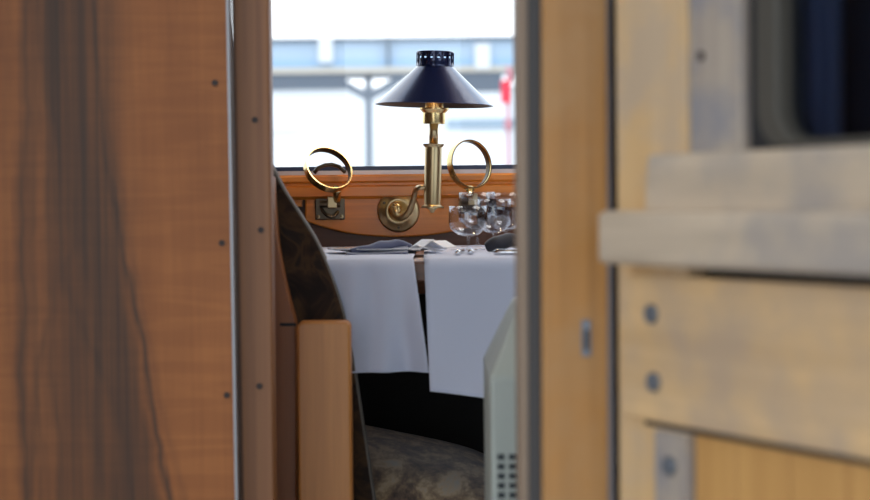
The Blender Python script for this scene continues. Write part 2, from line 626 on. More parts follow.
obj('dark_rebate', prism([(ex(0, .0027), 0), (ex(0, .007), 0), (ex(ZC, .005), ZC), (ex(ZC, .0027), ZC)], YQ - .004, YQ), mat('rebate_brown', (.10, .045, .022), .6), post)
for px, py in [(255, 120), (261, 230), (259.5, 386)]:
    q = P(px, py, YQ)
    obj('screw', lathe([(0, 0), (.0042, 0), (.0042, .0015), (.003, .003), (0, .003)], q + Vector((0, -.0028, 0)), 14, rot=to_axis((0, 1, 0))), M_SCREW, post)

# ------------------------------------------------ doorway on the right: jamb pieces
YJ = 1.86


def strip_px(name, x0a, x1a, x0b, x1b, Y, dep, material, parent=None, kind=ST, z0=-.05, z1=2.08, bevel=.002):
    """upright strip whose edges pass x0a..x1a at the top of the frame and x0b..x1b at its foot"""
    t0, t1, b0, b1 = P(x0a, 0, Y), P(x1a, 0, Y), P(x0b, 500, Y), P(x1b, 500, Y)
    def at(t, b, z):
        return b.x + (z - b.z) * (t.x - b.x) / (t.z - b.z)
    o = obj(name, prism([(at(t0, b0, z0), z0), (at(t1, b1, z0), z0), (at(t1, b1, z1), z1), (at(t0, b0, z1), z1)], Y, Y + dep), material, parent, bevel=bevel)
    if kind and parent is None:
        o['kind'] = kind
    return o


jamb = strip_px('trim_4', 542, 606.5, 542.5, 608, YJ, .055, M_JAMB)
strip_px('trim_7', 604, 660, 606, 660, YJ + .06, .012, mat('gap_rubber', (.30, .28, .29), .6))
strip_px('trim_5', 528, 542.5, 529, 543, YJ + .012, .05, M_RUBBER)
strip_px('trim_6', 517, 528.5, 521, 529.5, YJ + .02, .10, M_JAMB2)
q = P(586, 338, YJ)
obj('keyhole_plate', bx(q.x - .0042, q.x + .0042, q.y - .003, q.y + .001, q.z - .017, q.z + .017), M_BOLT, jamb, bevel=.001)
obj('keyhole', bx(q.x - .002, q.x + .002, q.y - .0036, q.y - .002, q.z - .011, q.z + .008), M_BLACK, jamb)

# ------------------------------------------------ weathered door leaf, standing open towards the platform
OD = Vector((.0925 * 1.8, 1.80, 0))
UA = Vector((.433, -.901, 0)).normalized()
NA = Vector((-UA.y * -1, 0, 0))
NA = Vector((UA.y, -UA.x, 0))          # (-.901, -.433): out of the face we see
ang = math.atan2(UA.y, UA.x)
door = thing('door_1', kind=ST, loc=OD, rotz=ang)


def D(px, py, w=0.0):
    """door-face coordinates (u, z) of the point seen at a pixel, w metres proud of the face"""
    d = fw + rt * ((px - 435) / F) + up * ((250 - py) / F)
    e = Vector((0, 0, EYE))
    o_ = OD + NA * w
    t = (o_ - e).dot(NA) / d.dot(NA)
    p = e + d * t
    return ((p - OD).dot(UA), p.z)


def dboard(name, pts, w, dep, material, parent=door, bevel=.002):
    """board on the door: outline pts (u, z), face w proud, dep thick (local y is minus w)"""
    return obj(name, prism(pts, -w, -w + dep), material, parent, local=True, bevel=bevel)


UE = .74       # door is about 75 cm wide
ul = D(617, 250)[0]
u2 = D(686, 80)[0]
u3 = D(738, 80)[0]
u4 = D(748, 80)[0]
zt = D(760, 150, .0)[1]                  # top of the upper rail
za = D(700, 208, .01)[1]
zb = D(700, 271, .03)[1]
zp1 = D(700, 418)[1]
zpt = D(700, 277)[1]
zpl = D(640, 418)[1]
dboard('door_core', [(ul + .002, .02), (UE, .02), (UE, zt - .004), (ul + .002, zt - .004)], -.022, .012, M_BLACK)
dboard('stile', [(ul, .02), (u2, .02), (u2, 2.02), (ul, 2.02)], 0, .022, M_DOOR)
dboard('stile', [(UE - .09, .02), (UE, .02), (UE, 2.02), (UE - .09, 2.02)], 0, .022, M_DOOR)
dboard('window_surround', [(u2 + .0006, zt - .002), (u3, zt - .002), (u3, 1.62), (u2 + .0006, 1.62)], -.002, .02, M_GREYWOOD, bevel=.004)
dboard('window_surround', [(UE - .12, zt - .002), (UE - .09, zt - .002), (UE - .09, 1.62), (UE - .12, 1.62)], -.002, .02, M_GREYWOOD, bevel=.004)
dboard('top_rail', [(u2 + .0006, 1.62), (UE - .09, 1.62), (UE - .09, 2.02), (u2 + .0006, 2.02)], -.001, .021, M_RAIL, bevel=.004)
ur = D(643, 175, .012)[0]
dboard('middle_rail', [(ur, za - .006), (UE, za - .006), (UE, zt), (ur + .006, zt)], .012, .034, M_RAIL, bevel=.004)
ulg = D(596, 240, .035)[0]
zla = D(700, 211, .035)[1]
zlb = D(700, 269, .035)[1]
dboard('ledge', [(ulg, zlb), (UE, zlb), (UE, zla), (ulg, zla)], .035, .055, M_RAIL, bevel=.006)
ug = D(645, 350)[0]
ulp = D(620, 350, .007)[0]
dboard('plank', [(ulp, zpl), (UE, zpl), (UE, zpt), (ulp, zpt)], .007, .007, M_PLANK, bevel=.003)
o = dboard('plank_shadow_gap', [(ug, zpl - .005), (UE - .09, zpl - .005), (UE - .09, zpl), (ug, zpl)], .0008, .003, M_BLACK, bevel=0)
# lower boards
us0, us1 = D(657, 460)[0], D(689, 460)[0]
zl = zpl - .005
dboard('bolt_strip', [(us0, .02), (us1, .02), (us1, zl - .002), (us0, zl - .002)], .003, .010, M_GREYWOOD)
x = us1 + .003
k = 0
for wd in (.062, .075, .075, .075, .075, .075):
    e = min(x + wd, UE - .09)
    if e - x < .02:
        break
    dboard('board', [(x, .02), (e - .0015, .02), (e - .0015, zl), (x, zl)], -.004, .014, M_ORANGE)
    x = e
for px, py in [(653, 314), (655, 382)]:
    a_, b_ = D(px, py, .007)
    obj('bolt', lathe([(0, 0), (.0075, 0), (.0085, .002), (.0085, .005), (0, .006)], (a_, -.012, b_), 16, rot=to_axis((0, 1, 0))), M_BOLT, door, local=True)
a_, b_ = D(671, 466, .003)
obj('bolt', lathe([(0, 0), (.0075, 0), (.0085, .002), (.0085, .005), (0, .006)], (a_, -.008, b_), 16, rot=to_axis((0, 1, 0))), M_BOLT, door, local=True)
a_, b_ = D(700, 56)
obj('nail_hole', lathe([(0, 0), (.004, 0), (.004, .002), (0, .002)], (a_, -.0005, b_), 12, rot=to_axis((0, 1, 0))), M_SCREW, door, local=True)


# gasket with round corners: outer and inner rounded rectangles
def rrect(x0, x1, z0, z1, r, n=8):
    out = []
    for cx, cz, a0 in ((x1 - r, z1 - r, 0), (x0 + r, z1 - r, 90), (x0 + r, z0 + r, 180), (x1 - r, z0 + r, 270)):
        for i in range(n + 1):
            a = R(a0 + 90 * i / n)
            out.append((cx + r * math.cos(a), cz + r * math.sin(a)))
    return out


dboard('gasket_gap', [(u3, zt), (u4 + .02, zt), (u4 + .02, 1.62), (u3, 1.62)], -.012, .003, M_BLACK, bevel=0)
gx0, gx1, gz0, gz1 = D(751, 80)[0], UE - .13, zt + .001, 1.61
gx2 = D(773, 80)[0]
gz2 = D(820, 138)[1]
obj('window_gasket', frame_bm(rrect(gx0, gx1, gz0, gz1, .035), rrect(gx2, gx1 - .02, gz2, gz1 - .02, .03), .004, .03), M_GASKET, door, local=True, smooth=False, bevel=.004)
obj('window_glass', prism(rrect(gx0 + .004, gx1 - .004, gz0 + .004, gz1 - .004, .03), .018, .021), M_DPANE, door, local=True)
# window backing curtain in folds, hanging behind the pane
cu0, cu1 = gx2 - .03, D(842, 80, -.05)[0]


def cfn(a, b):
    uu = cu0 + (cu1 - cu0) * a
    return Vector((uu, .048 + .010 * math.cos(a * 16) * (1 if a < 1 else 0), gz0 - .02 + b * (gz1 - gz0 + .02)))


c_ = obj('curtain', grid(cfn, 40, 2), M_NAVYC, door, local=True, smooth=True)
solid(c_, .002)
obj('rear_panel', prism([(ul + .01, gz0 - .03), (UE, gz0 - .03), (UE, 1.7), (ul + .01, 1.7)], .064, .07), M_BLACK, door, local=True)

# ------------------------------------------------ outside, camera side: platform, and an unseen roof added to shade this side
tag(obj('platform_ground', bx(-14, 14, -6, 1.84, -.95, -.76), M_CONC), kind=ST)
tag(obj('shading_roof', bx(-14, 14, -2.2, 1.2, 2.95, 3.05), mat('roof_underside', (.45, .45, .44), .7), origin=(0, 0, 2.75)), kind=ST)

# =================================================================== THINGS IN THE CARRIAGE
# ---------------------------------------------------------------- seat on the left
YS = 2.95
seat = thing('bench_seat', 'brown moquette bench seat with honey wood arm end beside the white-clothed table', 'seat', (P(320, 0, 3.0).x, 3.0, 0))


def curve_px(pts, k=6):
    s = smooth_path([(a, 0, b) for a, b in pts], k)
    return [(p.x, p.z) for p in s]


edge = curve_px([(268, 160), (275, 173), (285, 192), (300, 215), (318, 245), (334, 283), (345, 320), (353, 360), (362, 420), (374, 500), (388, 590)])
wing = edge + [(300, 640), (262, 640), (255, 330), (255, 160)]
obj('wing', prism(ppx(wing, YS), YS, YS + .07), M_MOQ, seat, bevel=.006, seg=3)
obj('welt', tube([P(x - .5, y, YS + .003) for x, y in edge], .0028, 8), M_WELT, seat, smooth=True)
fr = curve_px([(273, 176), (275, 210), (278, 245), (287, 290), (295.5, 322)], 5) + [(296.5, 345), (297, 800)] + [(262, 800), (262, 176)]
obj('side_frame', prism(ppx(fr, 2.895), 2.895, 2.945), M_FRAME, seat, bevel=.002)
z1 = P(323, 322, 2.84).z
x0, x1 = P(297.5, 400, 2.84).x, P(351, 400, 2.84).x
r = .009
ar = [(x0, .02), (x1, .02)] + [(x1 - r + r * math.cos(R(a)), z1 - r + r * math.sin(R(a))) for a in range(0, 91, 15)] + [(x0 + r + r * math.cos(R(a)), z1 - r + r * math.sin(R(a))) for a in range(90, 181, 15)]
obj('arm_end', prism(ar, 2.84, 2.893), M_HONEYV, seat, bevel=.004, seg=3)
obj('frame_joint', prism(ppx([(280, 323), (296, 323), (296, 326), (280, 326)], 2.894), 2.892, 2.896), M_BLACK, seat)
xl = P(272, 0, YS).x
bk = [(-.34, .30), (-.31, .46), (-.345, .9), (-.375, 1.22), (-.40, 1.24), (-.46, 1.22), (-.46, .30)]
obj('backrest', prism(bk, 3.02, 3.70), M_MOQ, seat, bevel=.015, seg=3)


def cush(a, b):
    X = -.31 + a * .455
    Y = 3.03 + b * .62
    ea = 1 - abs(2 * a - 1) ** 5
    eb = 1 - abs(2 * b - 1) ** 4
    # softly crowned, sagging towards its front
    z = .362 - .085 * max(a - .40, 0) + .085 * (max(ea, 0) * max(eb, 0)) ** .5 + .012 * math.sin(math.pi * b) - .012 * a
    return Vector((X, Y, z))


c_ = obj('cushion', grid(cush, 40, 40), M_MOQS, seat, smooth=True)
solid(c_, .02)
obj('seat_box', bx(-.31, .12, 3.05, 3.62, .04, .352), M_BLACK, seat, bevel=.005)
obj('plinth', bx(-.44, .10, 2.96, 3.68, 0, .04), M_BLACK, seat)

# ---------------------------------------------------------------- table and the two white cloths
TZ = P(435, 259, 2.97).z
tb = thing('dining_table', 'brown dining table mostly hidden under two white cloths below the window', 'table', (.15, 3.35, 0))
TX0, TX1, TY0, TY1 = -.215, .60, 2.975, 3.735
TX = -.20
obj('table_top', bx(TX0, TX1, TY0, TY1, TZ - .035, TZ - .003), M_DARKWALL, tb, bevel=.004)
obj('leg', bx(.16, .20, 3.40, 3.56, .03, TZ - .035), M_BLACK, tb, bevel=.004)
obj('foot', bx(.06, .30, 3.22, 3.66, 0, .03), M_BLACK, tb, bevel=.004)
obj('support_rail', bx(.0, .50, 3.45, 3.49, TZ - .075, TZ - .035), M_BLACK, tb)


def cloth(name, label, xt0, xt1, xb0, xb1, zb0, zb1, seed, xback0, xback1):
    """cloth lying over the table and hanging over its near edge; front edge tapers from (xt0..xt1) to (xb0..xb1)"""
    rnd = random.Random(seed)
    ph = [rnd.uniform(0, 6.28) for _ in range(4)]

    def fn(a, b):
        # b 0..1 : 0 at wall, .55 at the table's near edge, 1 at the hem
        if b < .5:
            t = b / .5
            x = (xback0 + (xt0 - xback0) * t) * (1 - a) + (xback1 + (xt1 - xback1) * t) * a
            y = TY1 - .004 + (TY0 - .001 - TY1) * t
            z = TZ + .0012 + .0006 * math.sin(x * 40 + ph[0]) * math.sin(y * 33)
            if t > .97:
                z -= .0015
            return Vector((x, y, z))
        t = (b - .5) / .5
        x = (xt0 + (xb0 - xt0) * t) * (1 - a) + (xt1 + (xb1 - xt1) * t) * a
        zb_ = zb0 * (1 - a) + zb1 * a
        s = min(t * 6, 1)
        rr_ = .013
        hh_ = abs(zb_ - TZ) * t
        an = min(hh_ / rr_, 1.571)
        y = TY0 - rr_ * math.sin(an) - t * .004
        y -= s * t ** .7 * 1.5 * (.006 * math.sin(a * 11 - t * 2 + ph[1]) + .004 * math.sin(a * 23 + ph[2] + t * 2) + .008 * math.sin(a * 5 - t * 3 + ph[3]))
        z = TZ + .0002 - (rr_ * (1 - math.cos(an)) + max(hh_ - rr_ * 1.571, 0)) * 1.03
        return Vector((x, y, z))
    o = obj(name, grid(fn, 60, 70), M_CLOTH, smooth=True)
    solid(o, .0012, 1)
    tag(o, label, 'tablecloth', 'white cloths over the dining table')
    # hemmed edge
    hem = [fn(i / 30, 1) for i in range(31)]
    obj('hem', tube([p + Vector((0, -.0012, .001)) for p in hem], .0013, 6), M_CLOTH, o).location = (0, 0, 0)
    return o


YT = TY0 - .008
X_ = lambda x, y: P(x, y, YT).x
Z_ = lambda x, y: P(x, y, YT).z
cloth('tablecloth', 'white cloth with the shorter drop, nearer the bench seat', TX0 - .002, X_(413, 265), TX0 + .0, X_(429.5, 374), Z_(350, 373), Z_(428, 374), 3, TX0 - .002, -.03)
cloth('tablecloth', 'white cloth with the longer drop, in front of the wine glasses', X_(424, 265), TX1 + .002, X_(430, 390), TX1 + .004, Z_(430, 391), Z_(760, 445), 9, -.02, TX1 + .002)

# ---------------------------------------------------------------- heater on the right
YH = 2.28
h = thing('heater', 'pale grey-green metal heater cabinet with vent holes beside the door jamb', 'heater', (P(540, 0, YH).x, YH + .15, 0))
hx0, hx1 = P(490, 400, YH).x, P(490, 400, YH).x + .34
hz = P(490, 378, YH).z
tx = P(522, 300, YH + .16)
bm = bmesh.new()
lo = [(hx0, YH), (hx1, YH), (hx1, YH + .30), (hx0, YH + .30)]
vb = [bm.verts.new((x, y, .03)) for x, y in lo]
vm = [bm.verts.new((x, y, hz)) for x, y in lo]
tp = [(hx0 + .055, YH + .10), (hx1 - .03, YH + .10), (hx1 - .03, YH + .27), (hx0 + .055, YH + .27)]
zt_ = P(520, 303, YH + .1).z
tp[0] = (P(519, 303, YH + .1).x, YH + .1)
tp[3] = (tp[0][0], YH + .27)
vt = [bm.verts.new((x, y, zt_)) for x, y in tp]
for i in range(4):
    j = (i + 1) % 4
    bm.faces.new((vb[i], vb[j], vm[j], vm[i]))
    bm.faces.new((vm[i], vm[j], vt[j], vt[i]))
bm.faces.new(vb[::-1])
bm.faces.new(vt)
obj('casing', bm, M_HEAT, h, bevel=.005, seg=3)
obj('base', bx(hx0 + .01, hx1 - .01, YH + .01, YH + .29, 0, .03), M_BLACK, h)
M_HOLE = mat('vent_dark', (.03, .04, .045), .6)
dx = 11.5 / F * YH
for col_ in range(14):
    for row in range(16):
        zc = P(500, 457, YH).z - row * 9.6 / F * YH
        xc = P(501, 457, YH).x + col_ * dx
        if xc > hx1 - .02:
            continue
        obj('vent_hole', bx(xc - .0042, xc + .0042, YH - .0012, YH + .002, zc - .0034, zc + .0034), M_HOLE, h)

# ---------------------------------------------------------------- the lamp
YL = 3.62
lx = P(432.5, 170, YL).x
zz = lambda y: P(433, y, YL).z
la = thing('wall_lamp', 'brass bracket lamp with black conical metal shade on the honey wood apron', 'lamp', (P(398, 210, YW).x, YW - .022, P(398, 210, YW).z))
pl = P(398.5, 211, YW - .022)
ry = to_axis((0, -1, 0))
obj('wall_plate', lathe([(0, 0), (.040, 0), (.040, .004), (.036, .007), (.027, .008), (.025, .0115), (.019, .012), (.017, .010), (0, .010)], pl, 40, rot=ry), M_BRASSD, la, smooth=True, bevel=0)
for a in (-90, 30, 150):
    q = pl + Vector((.031 * math.cos(R(a)), -.0078, .031 * math.sin(R(a))))
    obj('plate_screw', lathe([(.0026, 0), (.0026, .0008), (0, .0012)], q, 12, rot=ry), M_BRASSK, la)
obj('swivel_knob', lathe([(0, 0), (.013, 0), (.013, .012), (.009, .018), (0, .019)], pl + Vector((-.006, -.010, .004)), 24, rot=ry), M_BRASS, la, smooth=True)
arm = smooth_path([P(394, 208, YW - .05), P(396, 215, YW - .058), P(402, 217, YW - .07), P(408, 213, YW - .085), P(412, 204, YW - .10), P(414.5, 195, YW - .118), P(416, 189.5, YW - .135), P(420, 187.5, YL), P(426, 187.5, YL)], 6)
obj('arm', tube(arm, [.0075 - .0025 * min(i / 30, 1) for i in range(len(arm))], 14), M_BRASSD, la, smooth=True)
cz0, cz1 = zz(208), zz(144)
cyl = obj('candle_tube', lathe([(0, cz0), (.0205, cz0), (.0205, cz0 + .003), (.016, cz0 + .005), (.0155, cz0 + .006), (.0155, cz1 - .006), (.0185, cz1 - .003), (.0195, cz1), (0, cz1 + .001)], (lx, YL, 0), 36), M_BRASSD, la, smooth=True)
em = cyl.modifiers.new('edges', 'EDGE_SPLIT')
em.split_angle = R(40)
obj('finial', lathe([(0, cz0 - .009), (.003, cz0 - .008), (.005, cz0 - .004), (.009, cz0 - .001), (.009, cz0), (0, cz0)], (lx, YL, 0), 24), M_BRASSD, la, smooth=True)
obj('neck', lathe([(0, cz1), (.0082, cz1), (.0082, zz(122)), (0, zz(122))], (lx, YL, 0), 24), M_BRASSD, la, smooth=True)
cup = obj('gallery_cup', lathe([(0, zz(124)), (.0195, zz(124)), (.0205, zz(122)), (.0205, zz(113)), (.0225, zz(112)), (.0265, zz(109.5)), (.0265, zz(108)), (.017, zz(108)), (.017, zz(103)), (0, zz(103))], (lx, YL, 0), 36), M_BRASS, la, smooth=True)
em = cup.modifiers.new('edges', 'EDGE_SPLIT')
em.split_angle = R(30)
zb_, ztop, zc0 = zz(105.5), zz(66), zz(51.5)
rb = 58.8 / F * YL
rtp = 17.5 / F * YL
prof = [(rb, zb_), (rb + .0008, zb_ + .001), (rb * .62 + rtp * .38, zb_ + (ztop - zb_) * .385), (rtp, ztop), (rtp - .001, ztop), (rb - .0012, zb_)]
sh = obj('shade', lathe(prof, (lx, YL, 0), 64), M_SHADE, la, smooth=True)
em = sh.modifiers.new('edges', 'EDGE_SPLIT')
em.split_angle = R(40)
obj('shade_lining', lathe([(rb - .002, zb_ + .0006), (rtp - .002, ztop - .0005)], (lx, YL, 0), 64), M_SHADEIN, sh, smooth=True)
# pierced collar
bm = bmesh.new()
n = 16
H0, H1 = zz(62), zc0 - .002
rc = rtp + .0006
hm = zz(57)
for i in range(n):
    c = 2 * math.pi * (i + .5) / n
    w = math.pi / n
    hh = min(w * rc * .60, .0042)
    sq = [(-1, -1), (0, -1), (1, -1), (1, 0), (1, 1), (0, 1), (-1, 1), (-1, 0)]
    for rr in (rc, rc - .0012):
        O_, I_ = [], []
        for (a, b) in sq:
            z = hm if b == 0 else (H0 if b < 0 else H1)
            t = c + a * w
            O_.append(bm.verts.new((lx + rr * math.cos(t), YL + rr * math.sin(t), z)))
            l = math.hypot(a, b)
            t2 = c + a / l * hh / rr
            I_.append(bm.verts.new((lx + rr * math.cos(t2), YL + rr * math.sin(t2), hm + b / l * hh)))
        for k in range(8):
            j = (k + 1) % 8
            bm.faces.new((O_[k], O_[j], I_[j], I_[k]))
obj('collar', bm, M_SHADE, sh)
obj('collar_skirt', lathe([(rc - .002, ztop - .001), (rc + .0012, ztop - .001), (rc + .0012, ztop + .001), (rc, zz(62) + .0005), (rc - .001, zz(62) + .0005)], (lx, YL, 0), 48), M_SHADE, sh)
obj('collar_rim', lathe([(rc - .003, zc0 - .003), (rc + .0012, zc0 - .003), (rc + .0014, zc0 - .0006), (rc, zc0), (rc - .003, zc0)], (lx, YL, 0), 48), M_SHADE, sh, smooth=False)
bm = bmesh.new()
for i in range(n):
    t = 2 * math.pi * i / n
    q = Vector((lx + (rc + .0008) * math.cos(t), YL + (rc + .0008) * math.sin(t), 0))
    tube([q + Vector((0, 0, ztop)), q + Vector((0, 0, zc0 - .002))], .0011, 6, bm)
obj('collar_ribs', bm, M_SHADE, sh)
obj('bulb', lathe([(0, zz(103)), (.010, zz(102)), (.014, zz(94)), (.011, zz(84)), (.004, zz(78)), (0, zz(77))], (lx, YL, 0), 20), M_BULB, la, smooth=True)
pd = bpy.data.lights.new('bulb_light', 'POINT')
pd.energy = .9
pd.color = (1, .55, .22)
pd.shadow_soft_size = .012
po = bpy.data.objects.new('bulb_light', pd)
po.location = (lx + .0, YL - .025, zz(92))
COL.objects.link(po)


# the lamp stands a little out of true, leaning away from its arm
piv = Vector((lx, YL, zz(187))) - world_base(la)
lean = Matrix.Translation(piv) @ Matrix.Rotation(R(1.7), 4, 'Y') @ Matrix.Translation(-piv)
for o in list(COL.objects):
    if o.parent in (la, sh) and o.data and o.name.split('.')[0] not in ('wall_plate', 'plate_screw', 'swivel_knob', 'arm'):
        o.data.transform(lean)

# ---------------------------------------------------------------- folding bottle rings
def ring_thing(label, cpx, cpy, Rr, tilt, direc, yr, neck, base_c, bw, bh):
    C = P(cpx, cpy, yr)
    base = P(base_c[0], base_c[1], YW - .022)
    t = thing('bottle_ring', label, 'bottle holder', base, 'brass bottle rings on the wall')
    a, b = R(tilt), R(direc)
    nrm = Vector((math.sin(a) * math.cos(b), -math.cos(a), math.sin(a) * math.sin(b)))
    rot = to_axis(nrm)
    h = .0075
    prof = [(Rr, -h), (Rr + .0022, -h), (Rr + .0026, 0), (Rr + .0022, h), (Rr, h), (Rr - .0004, 0), (Rr, -h)]
    rg = obj('ring_band', lathe(prof, C, 56, rot=rot), M_BRASS, t, smooth=True)
    em = rg.modifiers.new('edges', 'EDGE_SPLIT')
    em.split_angle = R(40)
    obj('inner_felt', lathe([(Rr - .001, -h * .8), (Rr - .0012, h * .45)], C, 56, rot=rot), M_BRASSK, rg, smooth=True)
    # neck from the foot of the ring to the hinge
    n0, n1 = P(neck[0], neck[1], yr + .004), P(neck[2], neck[3], YW - .045)
    obj('neck', tube(smooth_path([n0, (n0 + n1) / 2 + Vector((0, -.004, 0)), n1], 5), [.0085 - .0002 * i for i in range(11)], 12), M_BRASS, t, smooth=True)
    q = base
    pl_ = obj('mounting_plate', bx(q.x - bw, q.x + bw, q.y - .004, q.y, q.z - bh, q.z + bh), M_BRASSK, t, bevel=.002)
    for sx_ in (-1, 1):
        for sz in (-1, 1):
            c = q + Vector((sx_ * (bw - .006), -.004, sz * (bh - .006)))
            obj('screw', lathe([(.0036, 0), (.0034, .0012), (0, .002)], c, 12, rot=ry), M_BRASSD, pl_)
    obj('hinge', tube([q + Vector((-.018, -.013, .004)), q + Vector((.020, -.013, .004))], .0065, 14), M_BRASSK, t, smooth=False)
    obj('hinge_block', bx(q.x - .004, q.x + .014, q.y - .026, q.y - .004, q.z - .004, q.z + .018), M_BRASSD, t, bevel=.002)
    obj('spring_lever', tube(smooth_path([q + Vector((-.016, -.012, -.004)), q + Vector((-.006, -.024, -.016)), q + Vector((.006, -.022, -.020)), q + Vector((.016, -.014, -.010))], 5), .0032, 10), M_BRASSK, t, smooth=True)
    return t, C, rot


t, C, rot = ring_thing('brass bottle ring on the apron between the bench seat and the lamp', 328, 169.5, .0435, 42, 52, 3.70, (337, 189, 337, 200), (330, 206), .028, .026)
# spring clip arc inside the first ring
arc = [C + rot @ Vector((.028 * math.cos(R(x_)), .028 * math.sin(R(x_)), -.012)) for x_ in range(0, 181, 12)]
cl = P(330, 172, 3.74)
bm = tube([P(314, 173, 3.74), P(318, 168, 3.74), P(325, 165, 3.74), P(332, 164.5, 3.74), P(339, 166.5, 3.74), P(345, 172, 3.73)], .0038, 8)
obj('spring_clip', bm, M_BRASSK, t, smooth=True)
ring_thing('brass bottle ring on the apron above the wine glasses', 469.5, 164.5, .0435, 36, 14, 3.70, (470, 189, 470, 198), (470, 203), .020, .020)


# ---------------------------------------------------------------- wine glasses
def glass(label, px, Y, rim_py, R_, hfac=.70):
    zr = P(px, rim_py, Y).z
    xx = P(px, rim_py, Y).x
    zt0 = TZ + .0032
    H = zr - zt0
    t = thing('wine_glass', label, 'wine glass', (xx, Y, zt0), 'wine glasses on the table')
    zbw = zt0 + H * (1 - hfac)
    outer = [(R_ * .97, zr), (R_, zr - (zr - zbw) * .25), (R_ * 1.02, zr - (zr - zbw) * .5), (R_ * .93, zr - (zr - zbw) * .74), (R_ * .55, zbw + (zr - zbw) * .07), (.0035, zbw)]
    inner = [(r_ - .0008, z_ + (.0008 if i else 0)) for i, (r_, z_) in enumerate(outer[:5])] + [(0, zbw + .0018)]
    prof = inner[::-1] + outer + [(.0026, zbw - .004), (.0026, zt0 + .008), (.004, zt0 + .0035), (R_ * .88, zt0 + .0009), (R_ * .9, zt0 + .0003), (0, zt0 + .0001)]
    # bowl and stem stay one blown piece; the rim catches light
    obj('bowl_and_stem', lathe(prof, (xx, Y, 0), 40), M_GLASS, t, smooth=True)
    return t


glass('smallest wine glass, nearest, its low rim in front of the others', 468, 3.36, 206, .0325)
glass('tall wine glass behind the smallest one, beneath the brass ring', 477, 3.60, 192, .0345)
glass('tall wine glass against the door jamb, nearest to the dark napkin', 505, 3.50, 192.5, .034)
glass('small wine glass between the two tall ones', 494, 3.42, 199, .030)


# ---------------------------------------------------------------- plates, napkins, cutlery
def plate(label, cx, cy, rad):
    z = TZ + .0035
    pr = [(0, z), (rad * .58, z), (rad * .62, z + .001), (rad, z + .0055), (rad + .001, z + .0065), (rad, z + .0075), (rad * .64, z + .004), (rad * .58, z + .003), (0, z + .003)]
    o = obj('dinner_plate', lathe(pr, (cx, cy, 0), 56), M_CHINA, smooth=True, origin=(cx, cy, z))
    return tag(o, label, 'plate', 'china plates on the table')


p1 = P(384, 254, 3.27)
plate('white china plate under the folded blue-grey napkin', p1.x, 3.27, .092)
plate('white china plate under the black napkin, close to the door jamb', .225, 3.27, .105)


def napkin(name, label, pts, rad, flat, material, Yc):
    path = smooth_path(pts, 6)
    n = len(path)
    rr = [rad * (.35 + .65 * math.sin(math.pi * min(max((i + 2) / (n + 3), 0), 1)) ** .7) for i in range(n)]
    bm = tube(path, rr, 16, flat=1)
    for v_ in bm.verts:
        v_.co += Vector((0, 0, .0008 * math.sin(v_.co.x * 130 + v_.co.y * 90)))
    return tag(obj(name, bm, material, smooth=True), label, 'napkin', 'folded napkins on the plates')


zpl_ = TZ + .0035 + .0155
nb = []
# blue-grey napkin: a folded roll leaning over the plate's well
napkin('napkin', 'folded blue-grey napkin lying over the plate beside the white cards',
       [P(350, 252.5, 3.19), P(366, 250.5, 3.20), P(382, 247, 3.22), P(397, 245, 3.24), P(411, 247, 3.25)], .0095, 1, M_NAVY, 3.27)
o = obj('napkin_flap', grid(lambda a, b: P(346 + a * 62, 253.5 - 4 * b - 3 * a * b + .8 * math.sin(a * 5), 3.16 + .08 * b), 14, 10), M_NAVY, smooth=True)
solid(o, .003)
fl = o
nap = [x for x in COL.objects if x.name.startswith('napkin') and x is not fl][0]
for v_ in fl.data.vertices:
    v_.co += fl.location - nap.location
fl.location = (0, 0, 0)
fl.parent = nap
napkin('napkin', 'black folded napkin standing up beside the door jamb',
       [P(486, 248, 3.24), P(493, 245, 3.24), P(502, 242, 3.25), P(512, 240.5, 3.26), P(526, 243, 3.26)], .0125, 1, M_BLACKNAP, 3.24)

# white cards fanned at the plate's right
for i, (dx_, dy_, rz, tl, lab) in enumerate([(-.004, 0, 1.0, .20, 'white folded card lying lowest beside the blue-grey napkin'),
                                            (.006, .010, -.75, .34, 'white folded card standing steepest, peak above the plate rim'),
                                            (.024, -.008, .55, .22, 'white folded card nearest to the lamp post foot, half flat')]):
    c = P(424, 251, 3.20) + Vector((dx_, dy_, .002 + i * .003))
    w, l = .013, .034
    bm = bmesh.new()
    rows = []
    for s in (-1, 1):
        rows.append([bm.verts.new((s * w, -l, -l * math.sin(tl) * .2)), bm.verts.new((s * w, 0, l * math.sin(tl) * 1.2)), bm.verts.new((s * w, l, -l * math.sin(tl) * .2))])
    for k in range(2):
        bm.faces.new((rows[0][k], rows[1][k], rows[1][k + 1], rows[0][k + 1]))
    Mr = Matrix.Rotation(rz, 3, 'Z')
    for v_ in bm.verts:
        v_.co = c + Mr @ v_.co
    o = obj('card', bm, M_PAPER)
    solid(o, .0012)
    tag(o, lab, 'card', 'white cards on the table')


